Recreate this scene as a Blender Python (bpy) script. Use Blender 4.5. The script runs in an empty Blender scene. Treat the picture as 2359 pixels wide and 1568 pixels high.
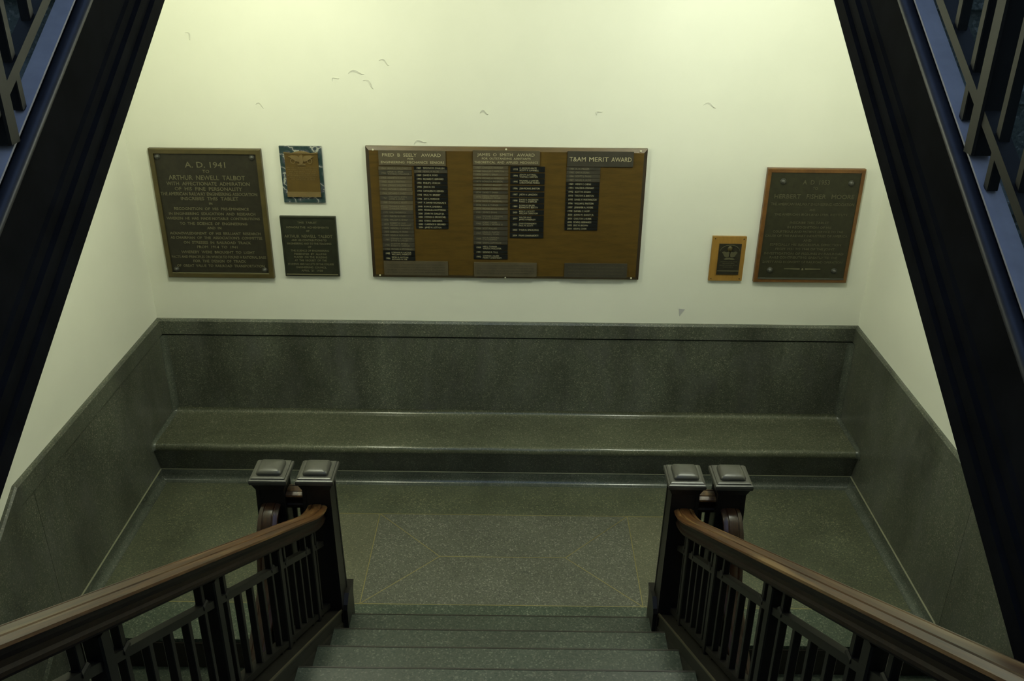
import bpy, math, random
import numpy as np
random.seed(7)
C = bpy.context.scene.collection
S = bpy.context.scene

# ------------------------------------------------------------------ camera, world, lamps, exposure
F_PX, PITCH, YAW, ROLL = 2105.79, 0.4505, -0.0028, 0.0099
CAM = (0.0509, -5.0412, 3.2352)
cp, sp, cy_, sy_ = math.cos(PITCH), math.sin(PITCH), math.cos(YAW), math.sin(YAW)
fw = np.array([sy_ * cp, cy_ * cp, -sp]); rt = np.array([cy_, -sy_, 0.0]); up = np.cross(rt, fw)
rt2 = rt * math.cos(ROLL) + up * math.sin(ROLL); up2 = up * math.cos(ROLL) - rt * math.sin(ROLL)
from mathutils import Matrix
cd = bpy.data.cameras.new('camera'); cam = bpy.data.objects.new('camera', cd); C.objects.link(cam)
cd.sensor_width = 36; cd.sensor_fit = 'HORIZONTAL'; cd.lens = F_PX * 36 / 2359; cd.clip_start = 0.05
cam.matrix_world = Matrix(((rt2[0], up2[0], -fw[0], CAM[0]), (rt2[1], up2[1], -fw[1], CAM[1]),
                           (rt2[2], up2[2], -fw[2], CAM[2]), (0, 0, 0, 1)))
S.camera = cam

w = bpy.data.worlds.new('world'); S.world = w; w.use_nodes = True
bg = w.node_tree.nodes['Background']; bg.inputs['Color'].default_value = (0.36, 0.55, 1.0, 1); bg.inputs['Strength'].default_value = 0.95
LAMP_COLORS = ((0.96, 1.0, 0.76), (0.94, 1.0, 0.84))     # the two tubes differ a little in tint
LAMP_EMIT = 96.0
LAMPS = ((-1.12, -1.30, 3.06), (1.12, -1.30, 3.06))
vs = S.view_settings
vs.view_transform = 'Standard'; vs.look = 'None'; vs.exposure = 0.0; vs.gamma = 1.0; vs.use_curve_mapping = False

# ------------------------------------------------------------------ materials
def srgb(r, g, b):
    f = lambda c: (c / 255 / 12.92) if c <= 10.3 else ((c / 255 + 0.055) / 1.055) ** 2.4
    return (f(r), f(g), f(b), 1)
def base_mat(name, col, rough=0.5, metal=0.0, spec=0.5):
    m = bpy.data.materials.new(name); m.use_nodes = True
    b = m.node_tree.nodes['Principled BSDF']
    b.inputs['Base Color'].default_value = col if len(col) == 4 else (*col, 1)
    b.inputs['Roughness'].default_value = rough; b.inputs['Metallic'].default_value = metal
    b.inputs['Specular IOR Level'].default_value = spec
    return m, m.node_tree, b
def N(t, typ, **kw):
    n = t.nodes.new(typ)
    for k, v in kw.items(): setattr(n, k, v)
    return n
def coords(t, scale=(1, 1, 1)):
    tc = N(t, 'ShaderNodeNewGeometry'); mp = N(t, 'ShaderNodeMapping'); mp.inputs['Scale'].default_value = scale
    t.links.new(tc.outputs['Position'], mp.inputs['Vector']); return mp.outputs['Vector']
def ramp(t, fac, stops):
    r = N(t, 'ShaderNodeValToRGB'); e = r.color_ramp.elements
    while len(e) < len(stops): e.new(0.5)
    for i, (p, c) in enumerate(stops): e[i].position = p; e[i].color = c if len(c) == 4 else (*c, 1)
    t.links.new(fac, r.inputs['Fac']); return r.outputs['Color']
def mix(t, a, b, fac, mode='MIX'):
    m = N(t, 'ShaderNodeMix', data_type='RGBA', blend_type=mode)
    for s, v in (('A', a), ('B', b)):
        i = [x for x in m.inputs if x.name == s and x.type == 'RGBA'][0]
        if isinstance(v, tuple): i.default_value = v
        else: t.links.new(v, i)
    f = [x for x in m.inputs if x.name == 'Factor' and x.type == 'VALUE'][0]
    if isinstance(fac, float): f.default_value = fac
    else: t.links.new(fac, f)
    return [x for x in m.outputs if x.type == 'RGBA'][0]
def noise(t, vec, scale, detail=3, rough=0.6):
    n = N(t, 'ShaderNodeTexNoise'); n.inputs['Scale'].default_value = scale; n.inputs['Detail'].default_value = detail
    n.inputs['Roughness'].default_value = rough; t.links.new(vec, n.inputs['Vector']); return n.outputs['Fac']
def terrazzo(name, base, chip_lo, chip_hi, chip_scale, rough=0.3, blotch=0.35, streak=(1, 1, 1), chips=0.6, smear=0.0):
    m, t, b = base_mat(name, base, rough)
    v = coords(t)
    vo = N(t, 'ShaderNodeTexVoronoi'); vo.inputs['Scale'].default_value = chip_scale; t.links.new(v, vo.inputs['Vector'])
    sep = N(t, 'ShaderNodeSeparateColor'); t.links.new(vo.outputs['Color'], sep.inputs['Color'])
    ch = ramp(t, sep.outputs['Red'], [(0.0, chip_lo), (0.35, base), (0.72, base), (0.9, chip_hi), (1.0, tuple(min(1, c * 1.7) for c in chip_hi[:3]))])
    col = mix(t, base, ch, chips)
    if smear:
        sm = noise(t, coords(t, (1, 1, .45)), 5.5, 6, 0.7)
        g_ = sum(base[:3]) / 3 * 1.35
        col = mix(t, col, (g_, g_ * 1.02, g_ * .95, 1), ramp(t, sm, [(0.48, (0, 0, 0)), (0.75, (smear,) * 3)]))
    bl = noise(t, coords(t, streak), 2.6, 5, 0.62)
    f = ramp(t, bl, [(0.3, (1 - blotch,) * 3), (0.7, (1 + blotch * 0.35,) * 3)])
    t.links.new(mix(t, col, f, 1.0, 'MULTIPLY'), b.inputs['Base Color'])
    rr = N(t, 'ShaderNodeMapRange'); rr.inputs['To Min'].default_value = rough * 0.75; rr.inputs['To Max'].default_value = rough * 1.45
    t.links.new(bl, rr.inputs['Value']); t.links.new(rr.outputs['Result'], b.inputs['Roughness'])
    return m
M = {}
m, t, b = base_mat('plaster', (0.76, 0.76, 0.66), 0.55, 0, 0.3)
nz = noise(t, coords(t), 1.3, 4); t.links.new(ramp(t, nz, [(0.3, (0.73, 0.735, 0.635)), (0.7, (0.78, 0.78, 0.68))]), b.inputs['Base Color'])
bp = N(t, 'ShaderNodeBump'); bp.inputs['Strength'].default_value = 0.08; bp.inputs['Distance'].default_value = 0.004
t.links.new(noise(t, coords(t), 14, 5), bp.inputs['Height']); t.links.new(bp.outputs['Normal'], b.inputs['Normal'])
M['plaster'] = m
M['flake'] = base_mat('paint_flake', (0.70, 0.70, 0.62), 0.5)[0]
M['wainscot'] = terrazzo('terrazzo_wainscot', (0.092, 0.102, 0.076, 1), (0.042, 0.055, 0.036, 1), (0.17, 0.162, 0.125, 1), 210, 0.30, 0.5, (1.4, 1.4, 0.5), 0.85, 0.8)
M['benchtop'] = terrazzo('terrazzo_bench', (0.092, 0.098, 0.064, 1), (0.045, 0.056, 0.034, 1), (0.14, 0.138, 0.098, 1), 190, 0.17, 0.35, (0.5, 1, 1))
M['cove'] = terrazzo('terrazzo_cove', (0.088, 0.100, 0.080, 1), (0.045, 0.055, 0.042, 1), (0.13, 0.13, 0.105, 1), 210, 0.17, 0.4)
M['floor_green'] = terrazzo('terrazzo_green', (0.088, 0.096, 0.062, 1), (0.034, 0.055, 0.030, 1), (0.15, 0.14, 0.085, 1), 180, 0.36, 0.3, chips=0.7)
M['floor_mid'] = terrazzo('terrazzo_olive', (0.118, 0.118, 0.076, 1), (0.06, 0.068, 0.04, 1), (0.18, 0.17, 0.12, 1), 180, 0.36, 0.2, chips=0.6)
M['floor_grey'] = terrazzo('terrazzo_grey', (0.108, 0.110, 0.082, 1), (0.042, 0.052, 0.038, 1), (0.19, 0.185, 0.15, 1), 170, 0.38, 0.15, chips=0.7)
M['floor_border'] = terrazzo('terrazzo_border', (0.060, 0.080, 0.054, 1), (0.020, 0.044, 0.028, 1), (0.14, 0.145, 0.11, 1), 165, 0.33, 0.25, chips=0.75)
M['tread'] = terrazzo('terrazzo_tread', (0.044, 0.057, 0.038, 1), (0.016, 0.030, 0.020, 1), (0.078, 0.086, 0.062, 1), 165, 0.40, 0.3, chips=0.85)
M['tread_skylit'] = terrazzo('terrazzo_skylit_tread', (0.115, 0.135, 0.105, 1), (0.05, 0.07, 0.055, 1), (0.19, 0.20, 0.165, 1), 165, 0.36, 0.25, chips=0.8)  # tread terrazzo lightened: skylight on the upper flights is painted into the colour
M['strip'] = base_mat('pale_strip', (0.20, 0.20, 0.13), 0.35)[0]
M['brass'] = base_mat('brass_strip', (0.30, 0.26, 0.11), 0.34, 0.55)[0]
def paint(name, col, rough, var=0.3, spec=0.5, sc=9):
    m, t, b = base_mat(name, col, rough, 0, spec)
    n = noise(t, coords(t), sc, 4)
    t.links.new(ramp(t, n, [(0.3, tuple(c * (1 - var) for c in col[:3])), (0.7, tuple(c * (1 + var) for c in col[:3]))]), b.inputs['Base Color'])
    return m
M['iron'] = paint('black_iron', (0.011, 0.010, 0.008), 0.42, spec=0.22)
M['stringer'] = paint('black_stringer', (0.009, 0.009, 0.010), 0.7, spec=0.015)
M['bead'] = paint('glossy_black_bead', (0.034, 0.033, 0.036), 0.42, spec=0.3)
M['stringer_top'] = paint('worn_stringer_top', (0.36, 0.34, 0.35), 0.5, 0.15)
M['stringer_mid'] = paint('dark_stringer', (0.016, 0.014, 0.010), 0.5, spec=0.2)
M['edge_line'] = base_mat('worn_edge', (0.062, 0.050, 0.026), 0.4)[0]
M['riser'] = paint('dark_riser', (0.020, 0.015, 0.010), 0.45)
M['newel'] = paint('dark_newel', (0.012, 0.010, 0.008), 0.38, spec=0.3)
M['newel_cap'] = paint('newel_cap_paint', (0.060, 0.058, 0.047), 0.33, 0.15)
def wood(name, dark, light, rough, axis=(14, 1.2, 14), worn=None, tilt=0.0):
    m, t, b = base_mat(name, light, rough)
    v = coords(t, axis)
    if tilt:
        gm = N(t, 'ShaderNodeNewGeometry'); m1 = N(t, 'ShaderNodeMapping'); m1.inputs['Rotation'].default_value = (tilt, 0, 0)
        m2 = N(t, 'ShaderNodeMapping'); m2.inputs['Scale'].default_value = axis
        t.links.new(gm.outputs['Position'], m1.inputs['Vector']); t.links.new(m1.outputs['Vector'], m2.inputs['Vector']); v = m2.outputs['Vector']
    n = noise(t, v, 5.5, 6, 0.7)
    col = ramp(t, n, [(0.32, dark), (0.66, light)])
    if worn:
        n2 = noise(t, v, 2.2, 5)
        col = mix(t, col, worn, ramp(t, n2, [(0.50, (0, 0, 0)), (0.66, (0.75,) * 3)]))
    t.links.new(col, b.inputs['Base Color']); return m
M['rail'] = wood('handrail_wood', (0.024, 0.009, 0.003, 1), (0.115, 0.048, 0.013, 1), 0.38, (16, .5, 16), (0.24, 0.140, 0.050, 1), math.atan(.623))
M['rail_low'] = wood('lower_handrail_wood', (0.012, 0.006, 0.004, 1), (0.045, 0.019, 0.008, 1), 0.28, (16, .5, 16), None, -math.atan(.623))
M['rail_shade'] = wood('handrail_shaded_side', (0.007, 0.004, 0.003, 1), (0.022, 0.011, 0.006, 1), 0.45, (16, .5, 16))  # handrail wood darkened: shadow on the rail's sides is put into the colour
M['rail_shade'].node_tree.nodes['Principled BSDF'].inputs['Specular IOR Level'].default_value = 0.15
M['board'] = wood('walnut_board', (0.060, 0.034, 0.005, 1), (0.100, 0.058, 0.009, 1), 0.42, (1.2, 3, 8))
M['board_edge'] = wood('walnut_edge', (0.018, 0.010, 0.004, 1), (0.032, 0.018, 0.006, 1), 0.4, (2, 3, 2))
M['oak'] = wood('light_oak', (0.24, 0.125, 0.022, 1), (0.33, 0.18, 0.035, 1), 0.45, (8, 3, 1.2))
M['frame_wood'] = wood('red_oak_frame', (0.10, 0.040, 0.009, 1), (0.17, 0.075, 0.016, 1), 0.4, (4, 3, 4))
M['bronze'] = paint('dark_bronze', (0.024, 0.0215, 0.013), 0.48, 0.25, 0.35, sc=30)
M['bronze_rim'] = paint('bronze_rim', (0.068, 0.052, 0.015), 0.4, 0.25)
M['bronze_small'] = paint('green_bronze', (0.022, 0.024, 0.014), 0.45, 0.25, 0.35, sc=30)
M['bronze_moore'] = paint('olive_bronze', (0.027, 0.026, 0.013), 0.45, 0.25, 0.35, sc=30)
M['letter'] = base_mat('bronze_letter', (0.14, 0.128, 0.072), 0.4)[0]
M['letter_dim'] = base_mat('bronze_letter_dim', (0.085, 0.078, 0.042), 0.42)[0]
M['bronze_brown'] = paint('brown_bronze', (0.095, 0.058, 0.012), 0.42, 0.15, sc=20)
M['bronze_brown_hi'] = paint('brown_bronze_relief', (0.165, 0.115, 0.045), 0.38, 0.15)
M['plate_grey'] = paint('grey_plate', (0.082, 0.068, 0.042), 0.40, 0.15, sc=18)
M['plate_slate'] = paint('slate_plate', (0.046, 0.041, 0.030), 0.40, 0.15, sc=18)
M['plate_black'] = base_mat('black_plate', (0.008, 0.009, 0.009), 0.35)[0]
M['plate_letter'] = base_mat('cream_engraving', (0.40, 0.36, 0.22), 0.5)[0]
M['plate_letter_dim'] = base_mat('dim_engraving', (0.20, 0.18, 0.11), 0.5)[0]
M['nail'] = base_mat('pale_nail', (0.62, 0.58, 0.42), 0.35)[0]
M['bolt'] = base_mat('rosette_bolt', (0.060, 0.060, 0.048), 0.38)[0]
M['paper'] = base_mat('grey_paper', (0.47, 0.47, 0.46), 0.7)[0]
m, t, b = base_mat('blue_marble', (0.05, 0.06, 0.07), 0.22)
wv = N(t, 'ShaderNodeTexWave', wave_type='BANDS', bands_direction='DIAGONAL'); wv.inputs['Scale'].default_value = 6; wv.inputs['Distortion'].default_value = 11
wv.inputs['Detail'].default_value = 4; wv.inputs['Detail Scale'].default_value = 2.2; t.links.new(coords(t), wv.inputs['Vector'])
t.links.new(ramp(t, wv.outputs['Fac'], [(0.0, (0.022, 0.045, 0.045)), (0.62, (0.05, 0.075, 0.08)), (0.9, (0.075, 0.07, 0.10)), (0.985, (0.36, 0.38, 0.32))]), b.inputs['Base Color'])
M['marble'] = m
for i_, lc in enumerate(LAMP_COLORS):
    m, t, b = base_mat('lamp_glass', (0.9, 0.9, 0.85), 0.4)
    b.inputs['Emission Color'].default_value = (*lc, 1); b.inputs['Emission Strength'].default_value = LAMP_EMIT; M['lamp%d' % i_] = m

# ------------------------------------------------------------------ mesh helpers
ORG = {}
class MB:
    def __init__(s): s.v = []; s.f = []
    def add(s, vs_, fs):
        o = len(s.v); s.v += [tuple(map(float, p)) for p in vs_]; s.f += [tuple(i + o for i in f) for f in fs]; return s
    def box(s, a, b_):
        x0, x1 = sorted((a[0], b_[0])); y0, y1 = sorted((a[1], b_[1])); z0, z1 = sorted((a[2], b_[2]))
        return s.prism([(x0, y0, z0), (x1, y0, z0), (x1, y1, z0), (x0, y1, z0)], (0, 0, z1 - z0))
    def prism(s, poly, vec):
        n = len(poly); P = list(poly) + [tuple(p[i] + vec[i] for i in range(3)) for p in poly]
        return s.add(P, [tuple(range(n - 1, -1, -1)), tuple(range(n, 2 * n))] + [(i, (i + 1) % n, n + (i + 1) % n, n + i) for i in range(n)])
    def loft(s, rings, caps=True, closed=True):
        n = len(rings[0]); P = [p for r in rings for p in r]; F = []
        for k in range(len(rings) - 1):
            for i in range(n if closed else n - 1):
                j = (i + 1) % n; F.append((k * n + i, k * n + j, (k + 1) * n + j, (k + 1) * n + i))
        if caps and closed: F += [tuple(range(n - 1, -1, -1)), tuple(range((len(rings) - 1) * n, len(rings) * n))]
        return s.add(P, F)
    def frustum(s, cx, cy, z0, z1, h0, h1):   # square frustum
        sq = lambda h, z: [(cx - h, cy - h, z), (cx + h, cy - h, z), (cx + h, cy + h, z), (cx - h, cy + h, z)]
        return s.loft([sq(h0, z0), sq(h1, z1)])
    def build(s, name, mat, parent=None, smooth=None, org=None):
        a = np.array(s.v)
        if org is None: org = np.array([(a[:, 0].min() + a[:, 0].max()) / 2, (a[:, 1].min() + a[:, 1].max()) / 2, a[:, 2].min()])
        me = bpy.data.meshes.new(name); me.from_pydata((a - org).tolist(), [], s.f); me.validate()
        import bmesh
        bm = bmesh.new(); bm.from_mesh(me); bmesh.ops.recalc_face_normals(bm, faces=bm.faces); bm.to_mesh(me); bm.free()
        if smooth is not None:
            me.polygons.foreach_set('use_smooth', [True] * len(me.polygons)); me.set_sharp_from_angle(angle=math.radians(smooth))
        me.materials.append(M[mat]); o = bpy.data.objects.new(name, me); C.objects.link(o); place(o, parent, org); return o
def place(o, parent, org):
    org = np.array(org, float); ORG[o.name] = org
    if parent is not None: o.parent = parent; o.location = tuple(org - ORG[parent.name])
    else: o.location = tuple(org)
def inst(name, me, parent, org):
    o = bpy.data.objects.new(name, me); C.objects.link(o); place(o, parent, org); return o
def tag(o, label=None, cat=None, group=None, kind=None):
    for k, v in (('label', label), ('category', cat), ('group', group), ('kind', kind)):
        if v: o[k] = v
    return o
def thing(name, loc, label, cat, group=None):
    e = bpy.data.objects.new(name, None); C.objects.link(e); e.empty_display_size = 0.1; place(e, None, loc); return tag(e, label, cat, group)
def struct(name, mb, mat, label=None, parent=None, smooth=None):
    o = mb.build(name, mat, parent, smooth)
    if parent is None: o['kind'] = 'structure'
    if label: o['label'] = label
    return o
def recmesh(name, mb, mat):
    o = mb.build(name, mat, org=np.zeros(3)); me = o.data; bpy.data.objects.remove(o); return me
def text(lines, ysurf, depth=0.0012):
    """lines: (string, x0, x1, zc, height); raised letters facing -y"""
    mb = MB()
    for s_, x0, x1, zc, h in lines:
        cu = bpy.data.curves.new('lettering', 'FONT'); cu.body = s_; cu.size = 1; cu.resolution_u = 2; cu.extrude = 0.02
        ob = bpy.data.objects.new('lettering', cu); me = bpy.data.meshes.new_from_object(ob)
        if len(me.vertices):
            a = np.zeros(len(me.vertices) * 3); me.vertices.foreach_get('co', a); a = a.reshape(-1, 3)
            mn, mx = a.min(0), a.max(0); k = (x1 - x0) / (mx[0] - mn[0]); kz = h / 0.73
            P = np.stack([x0 + (a[:, 0] - mn[0]) * k, ysurf - depth * (a[:, 2] / 0.02 + 1) / 2, zc - h / 2 + a[:, 1] * kz], 1)
            mb.add(P.tolist(), [tuple(p.vertices) for p in me.polygons])
        bpy.data.meshes.remove(me); bpy.data.objects.remove(ob); bpy.data.curves.remove(cu)
    return mb

# ------------------------------------------------------------------ dimensions
XL, XR = -2.1205, 2.1335
R_, T_ = 0.178, 0.2857
SL = R_ / T_
Y0 = 1.708            # first nosing of the middle flight, and landing edge
FL = 10 * R_          # upper hall level
HD = 0.9234           # wainscot height
NX, OX, NY = 0.790, 0.988, -1.75   # newel centres
SX = 0.945             # inner face of side stringers

# ------------------------------------------------------------------ shell
wall_back = struct('wall_back', MB().box((XL - .15, 0, -2.0), (XR + .15, .15, 7.0)), 'plaster', 'cream painted plaster wall behind the bench')
wall_left = struct('wall_left', MB().box((XL - .15, -9.2, -2.0), (XL, 0, 7.0)), 'plaster', 'cream plaster side wall beyond the stair')
wall_right = struct('wall_right', MB().box((XR, -9.2, -2.0), (XR + .15, 0, 7.0)), 'plaster', 'cream plaster side wall beyond the stair')
struct('wall_rear', MB().box((XL - .15, -9.35, -2.0), (XR + .15, -9.2, 7.0)), 'plaster', 'plaster wall at the far end of the upper hall')
struct('ceiling', MB().box((XL, -1.69, 3.30), (XR, 0, 3.56)), 'plaster', 'underside of the landing above')
YT = -(Y0 + 9 * T_)
struct('floor', MB().box((XL, -9.2, FL - .25), (XR, YT, FL)), 'floor_green', 'terrazzo floor of the upper hall')
struct('floor', MB().box((XL, -9.2, -FL - .2), (XR, 0, -FL)), 'floor_green', 'terrazzo floor of the lower hall')

# curled paint flakes on the wall
def flake(x, z, ln, wd, ang, lift=0.006):
    mb = MB(); n = 6; ca, sa = math.cos(ang), math.sin(ang); rings = []
    for i in range(n + 1):
        u = i / n; ww = wd * math.sin(math.pi * min(max(u, .08), .95)) * .5
        px = (u - .5) * ln; py = 0.012 * math.sin(u * 5)
        ring = []
        for (q, lf) in ((-ww, .0006), (ww, lift * (0.4 + .6 * u))):
            ring += [(x + px * ca - (py + q) * sa, -lf, z + px * sa + (py + q) * ca), (x + px * ca - (py + q) * sa, -lf - .0008, z + px * sa + (py + q) * ca)]
        rings.append([ring[0], ring[2], ring[3], ring[1]])
    mb.loft(rings); mb.build('paint_flake', 'flake', wall_back)
for a in ((-.815, 2.384, .085, .014, .1), (-.75, 2.326, .07, .012, -.5), (-.66, 2.44, .06, .01, -.25), (-.485, 2.012, .07, .014, .35), (-.128, 2.178, .045, .016, .1),
          (.50, 2.185, .035, .01, .9), (1.10, 2.23, .07, .011, -.05), (-1.69, 2.565, .045, .009, -.8), (-1.35, 2.205, .05, .008, -.2), (-.93, 2.35, .04, .008, .7), (1.30, 1.33, .03, .008, .5)):
    flake(*a)
scr = MB().prism([(1.038, -.0005, 1.022), (1.075, -.0005, 1.018), (1.046, -.0005, .972)], (0, -.0012, 0))
tag(scr.build('paper_scrap', 'paper'), 'small torn grey triangle of paper stuck to the cream wall above the wainscot', 'paper scrap')

# ------------------------------------------------------------------ landing floor of terrazzo panels and brass strips
slab = struct('floor', MB().box((XL, -1.69, -.26), (XR, 0, -.02)), 'floor_green', 'landing floor of green and grey terrazzo with brass strips')
yn, yf, px, ox, yb, g = -1.4437, -.6888, .7201, .987, -.35, .0022
rx = px - (yf - yn) / 2; ym = (yn + yf) / 2
def panel(poly, mat):
    MB().prism([(x, y, -.02) for x, y in poly], (0, 0, .02)).build('terrazzo_panel', mat, slab)
panel([(XL, -Y0 + .006), (XR, -Y0 + .006), (XR, yn - g), (XL, yn - g)], 'floor_border')
panel([(XL, yn + g), (-ox - g, yn + g), (-ox - g, yf + g), (ox + g, yf + g), (ox + g, yn + g), (XR, yn + g), (XR, yb), (XL, yb)], 'floor_green')
for s in (-1, 1):
    panel([(s * (px + g), yn + g), (s * (ox - g), yn + g), (s * (ox - g), yf - g), (s * (px + g), yf - g)], 'floor_mid')
    panel([(s * (px - g), yn + 2.4 * g), (s * (px - g), yf - 2.4 * g), (s * (rx + 1.4 * g), ym)], 'floor_grey')
panel([(-px + 2.4 * g, yn + g), (px - 2.4 * g, yn + g), (rx, ym - g), (-rx, ym - g)], 'floor_grey')
panel([(-px + 2.4 * g, yf - g), (-rx, ym + g), (rx, ym + g), (px - 2.4 * g, yf - g)], 'floor_grey')
def strip(a, b_, hw=.0024):
    d = np.array(b_) - np.array(a); d = d / np.linalg.norm(d); n = np.array([-d[1], d[0]]) * hw
    q = [np.array(a) - n, np.array(b_) - n, np.array(b_) + n, np.array(a) + n]
    MB().prism([(p[0], p[1], -.02) for p in q], (0, 0, .0204)).build('brass_strip', 'brass', slab)
for a, b_ in (((XL, yn), (XR, yn)), ((-ox, yf), (ox, yf)), ((-ox, yn), (-ox, yf)), ((ox, yn), (ox, yf)), ((-px, yn), (-px, yf)), ((px, yn), (px, yf)),
              ((-px, yn), (-rx, ym)), ((-px, yf), (-rx, ym)), ((px, yn), (rx, ym)), ((px, yf), (rx, ym)), ((-rx, ym), (rx, ym))):
    strip(a, b_)

# ------------------------------------------------------------------ wainscot (terrazzo dado), bench, cove base
TB = struct('trim_1', MB().box((XL, -.014, .25), (XR, 0, .815)), 'wainscot', 'dark green terrazzo wainscot above the bench')
MB().prism([(XL, -.022, .826), (XL, -.022, HD - .012), (XL, -.014, HD), (XL, 0, HD), (XL, 0, .826)], (XR - XL, 0, 0)).build('cap_band', 'wainscot', TB)
MB().box((XL, -.003, .815), (XR, 0, .827)).build('groove', 'iron', TB)
def side_dado(name, s, label):
    xw = XL if s < 0 else XR; sx = -s
    yE, ySm, yS = -1.765, -1.648, -5.2
    dz = lambda y: SL * (y - yE) if y < yE else 0.0
    P = lambda y, z, d: (xw + sx * d, y, z)
    o = struct(name, MB().prism([P(0, .0, 0), P(0, .815, 0), P(ySm + .0012, .815, 0), P(ySm + .0012, .0, 0)], (sx * .016, 0, 0)), 'wainscot', label)
    # sloped stair part
    MB().prism([P(ySm - .0012, -.35, 0), P(ySm - .0012, .815, 0), P(yE, .815, 0), P(yS, .815 + dz(yS), 0), P(yS, -.35 + dz(yS), 0)], (sx * .016, 0, 0)).build('stair_panel', 'wainscot', o)
    prof = [(.0, .822), (.022, .822), (.022, HD - .012), (.014, HD), (0, HD)]
    rings = [[P(y, z + dz(y), d) for d, z in prof] for y in (0, yE, yS)]
    MB().loft(rings).build('cap_band', 'wainscot', o)
    MB().loft([[P(y, z + dz(y), d) for d, z in ((0, .814), (.006, .814), (.006, .823), (0, .823))] for y in (0, yE, yS)]).build('groove', 'iron', o)
    # cove base board
    hb, r = .0745, .034
    pr = [(.0, .0), (.016 + r + .008, .0)] + [(.022 + r * (1 - math.sin(a)), r * (1 - math.cos(a))) for a in np.linspace(.1, math.pi / 2, 6)] + [(.022, hb - .006), (.016, hb), (0, hb)]
    bo = struct('baseboard_left' if s < 0 else 'baseboard_right', MB().loft([[P(y, z + .0003, d) for d, z in pr] for y in (-.33, -1.62)]), 'cove', 'green terrazzo cove base along the side wall', smooth=40)
    MB().loft([[P(y, z, d) for d, z in ((.012, hb), (.0205, hb - .0045), (.0225, hb - .002), (.014, hb + .0025))] for y in (-.345, -1.62)]).build('divider_strip', 'strip', bo)
    # vertical corner cove against the back wainscot
    rc = .035; yb_ = -.014
    arc = [(rc * (1 - math.sin(a)), rc * (1 - math.cos(a))) for a in np.linspace(0, math.pi / 2, 7)]
    ring = lambda z: [P(yb_ + .01, z, .006)] + [P(yb_ - a, z, .016 + b2) for a, b2 in arc]
    MB().loft([ring(.27), ring(.815)]).build('corner_cove', 'cove', o, smooth=50)
    return o
side_dado('trim_2', -1, 'dark green terrazzo wainscot on the side wall, stepping down with the stair')
side_dado('trim_3', 1, 'dark green terrazzo wainscot on the side wall, stepping down with the stair')

bench = thing('bench', ((XL + XR) / 2, -.2, 0), 'long dark green terrazzo bench built along the foot of the cream wall', 'bench')
x0, x1 = XL + .016, XR - .016
zs = .281
arcb = [(-.014 - .03 * (1 - math.sin(a)), zs + .03 * (1 - math.cos(a))) for a in np.linspace(0, math.pi / 2, 7)][::-1]      # cove at the back
nose = [(-.385 - .031 * math.sin(a), zs - .031 + .031 * math.cos(a)) for a in np.linspace(0, 1.9, 10)]
top = arcb + [(-.2, zs - .004)] + nose
poly = top + [(nose[-1][0] + .03, nose[-1][1] - .012), (-.3, zs - .06), (-.005, zs - .06), (-.005, zs + .03)]
nx_ = 48
MB().loft([[(x0 + (x1 - x0) * i / nx_, y, z + (.0016 * math.sin(i * .9) + .0012 * math.sin(i * 2.3) if -.45 < y < -.36 and z > .25 else 0)) for y, z in poly] for i in range(nx_ + 1)]).build('seat', 'benchtop', bench, smooth=35)
MB().prism([(x0, nose[-1][0] + .004, nose[-1][1] + .004), (x0, -.357, .0745), (x0, -.30, .0745), (x0, -.30, zs - .03)], (x1 - x0, 0, 0)).build('apron', 'wainscot', bench)
hb, r = .0745, .038
pr = [(-.34, 0), (-.357 - r - .006, 0)] + [(-.362 - r * (1 - math.sin(a)), r * (1 - math.cos(a))) for a in np.linspace(.1, math.pi / 2, 7)] + [(-.362, hb - .006), (-.357, hb), (-.34, hb)]
bo = struct('baseboard_back', MB().prism([(x0, y, z + .0003) for y, z in pr], (x1 - x0, 0, 0)), 'cove', 'green terrazzo cove base under the bench', smooth=40)
MB().prism([(x0, y, z) for y, z in ((-.353, hb), (-.3615, hb - .0045), (-.3635, hb - .002), (-.355, hb + .0025))], (x1 - x0, 0, 0)).build('divider_strip', 'strip', bo)
for s in (-1, 1):      # coves where the bench meets the side walls
    xw = x0 if s < 0 else x1; path = top; rings = []; rc = .02
    for i, (y, z) in enumerate(path):
        a = path[max(i - 1, 0)]; c_ = path[min(i + 1, len(path) - 1)]
        d = np.array([c_[0] - a[0], c_[1] - a[1]]); d /= np.linalg.norm(d); nrm = np.array([d[1], -d[0]])
        if nrm[1] < 0 and i < 12: nrm = -nrm
        nrm = np.array([-abs(nrm[0]), nrm[1]]) if i > 6 else np.array([-abs(nrm[0]), abs(nrm[1])])
        ring = [(xw, y - nrm[0] * .004, z - nrm[1] * .004)]
        for q in np.linspace(0, math.pi / 2, 5):
            h = rc * (1 - math.cos(q)); k = rc * (1 - math.sin(q)); ring.append((xw - s * k, y + nrm[0] * h, z + nrm[1] * h))
        rings.append(ring)
    MB().loft(rings).build('end_cove', 'cove', bench, smooth=50)

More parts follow.
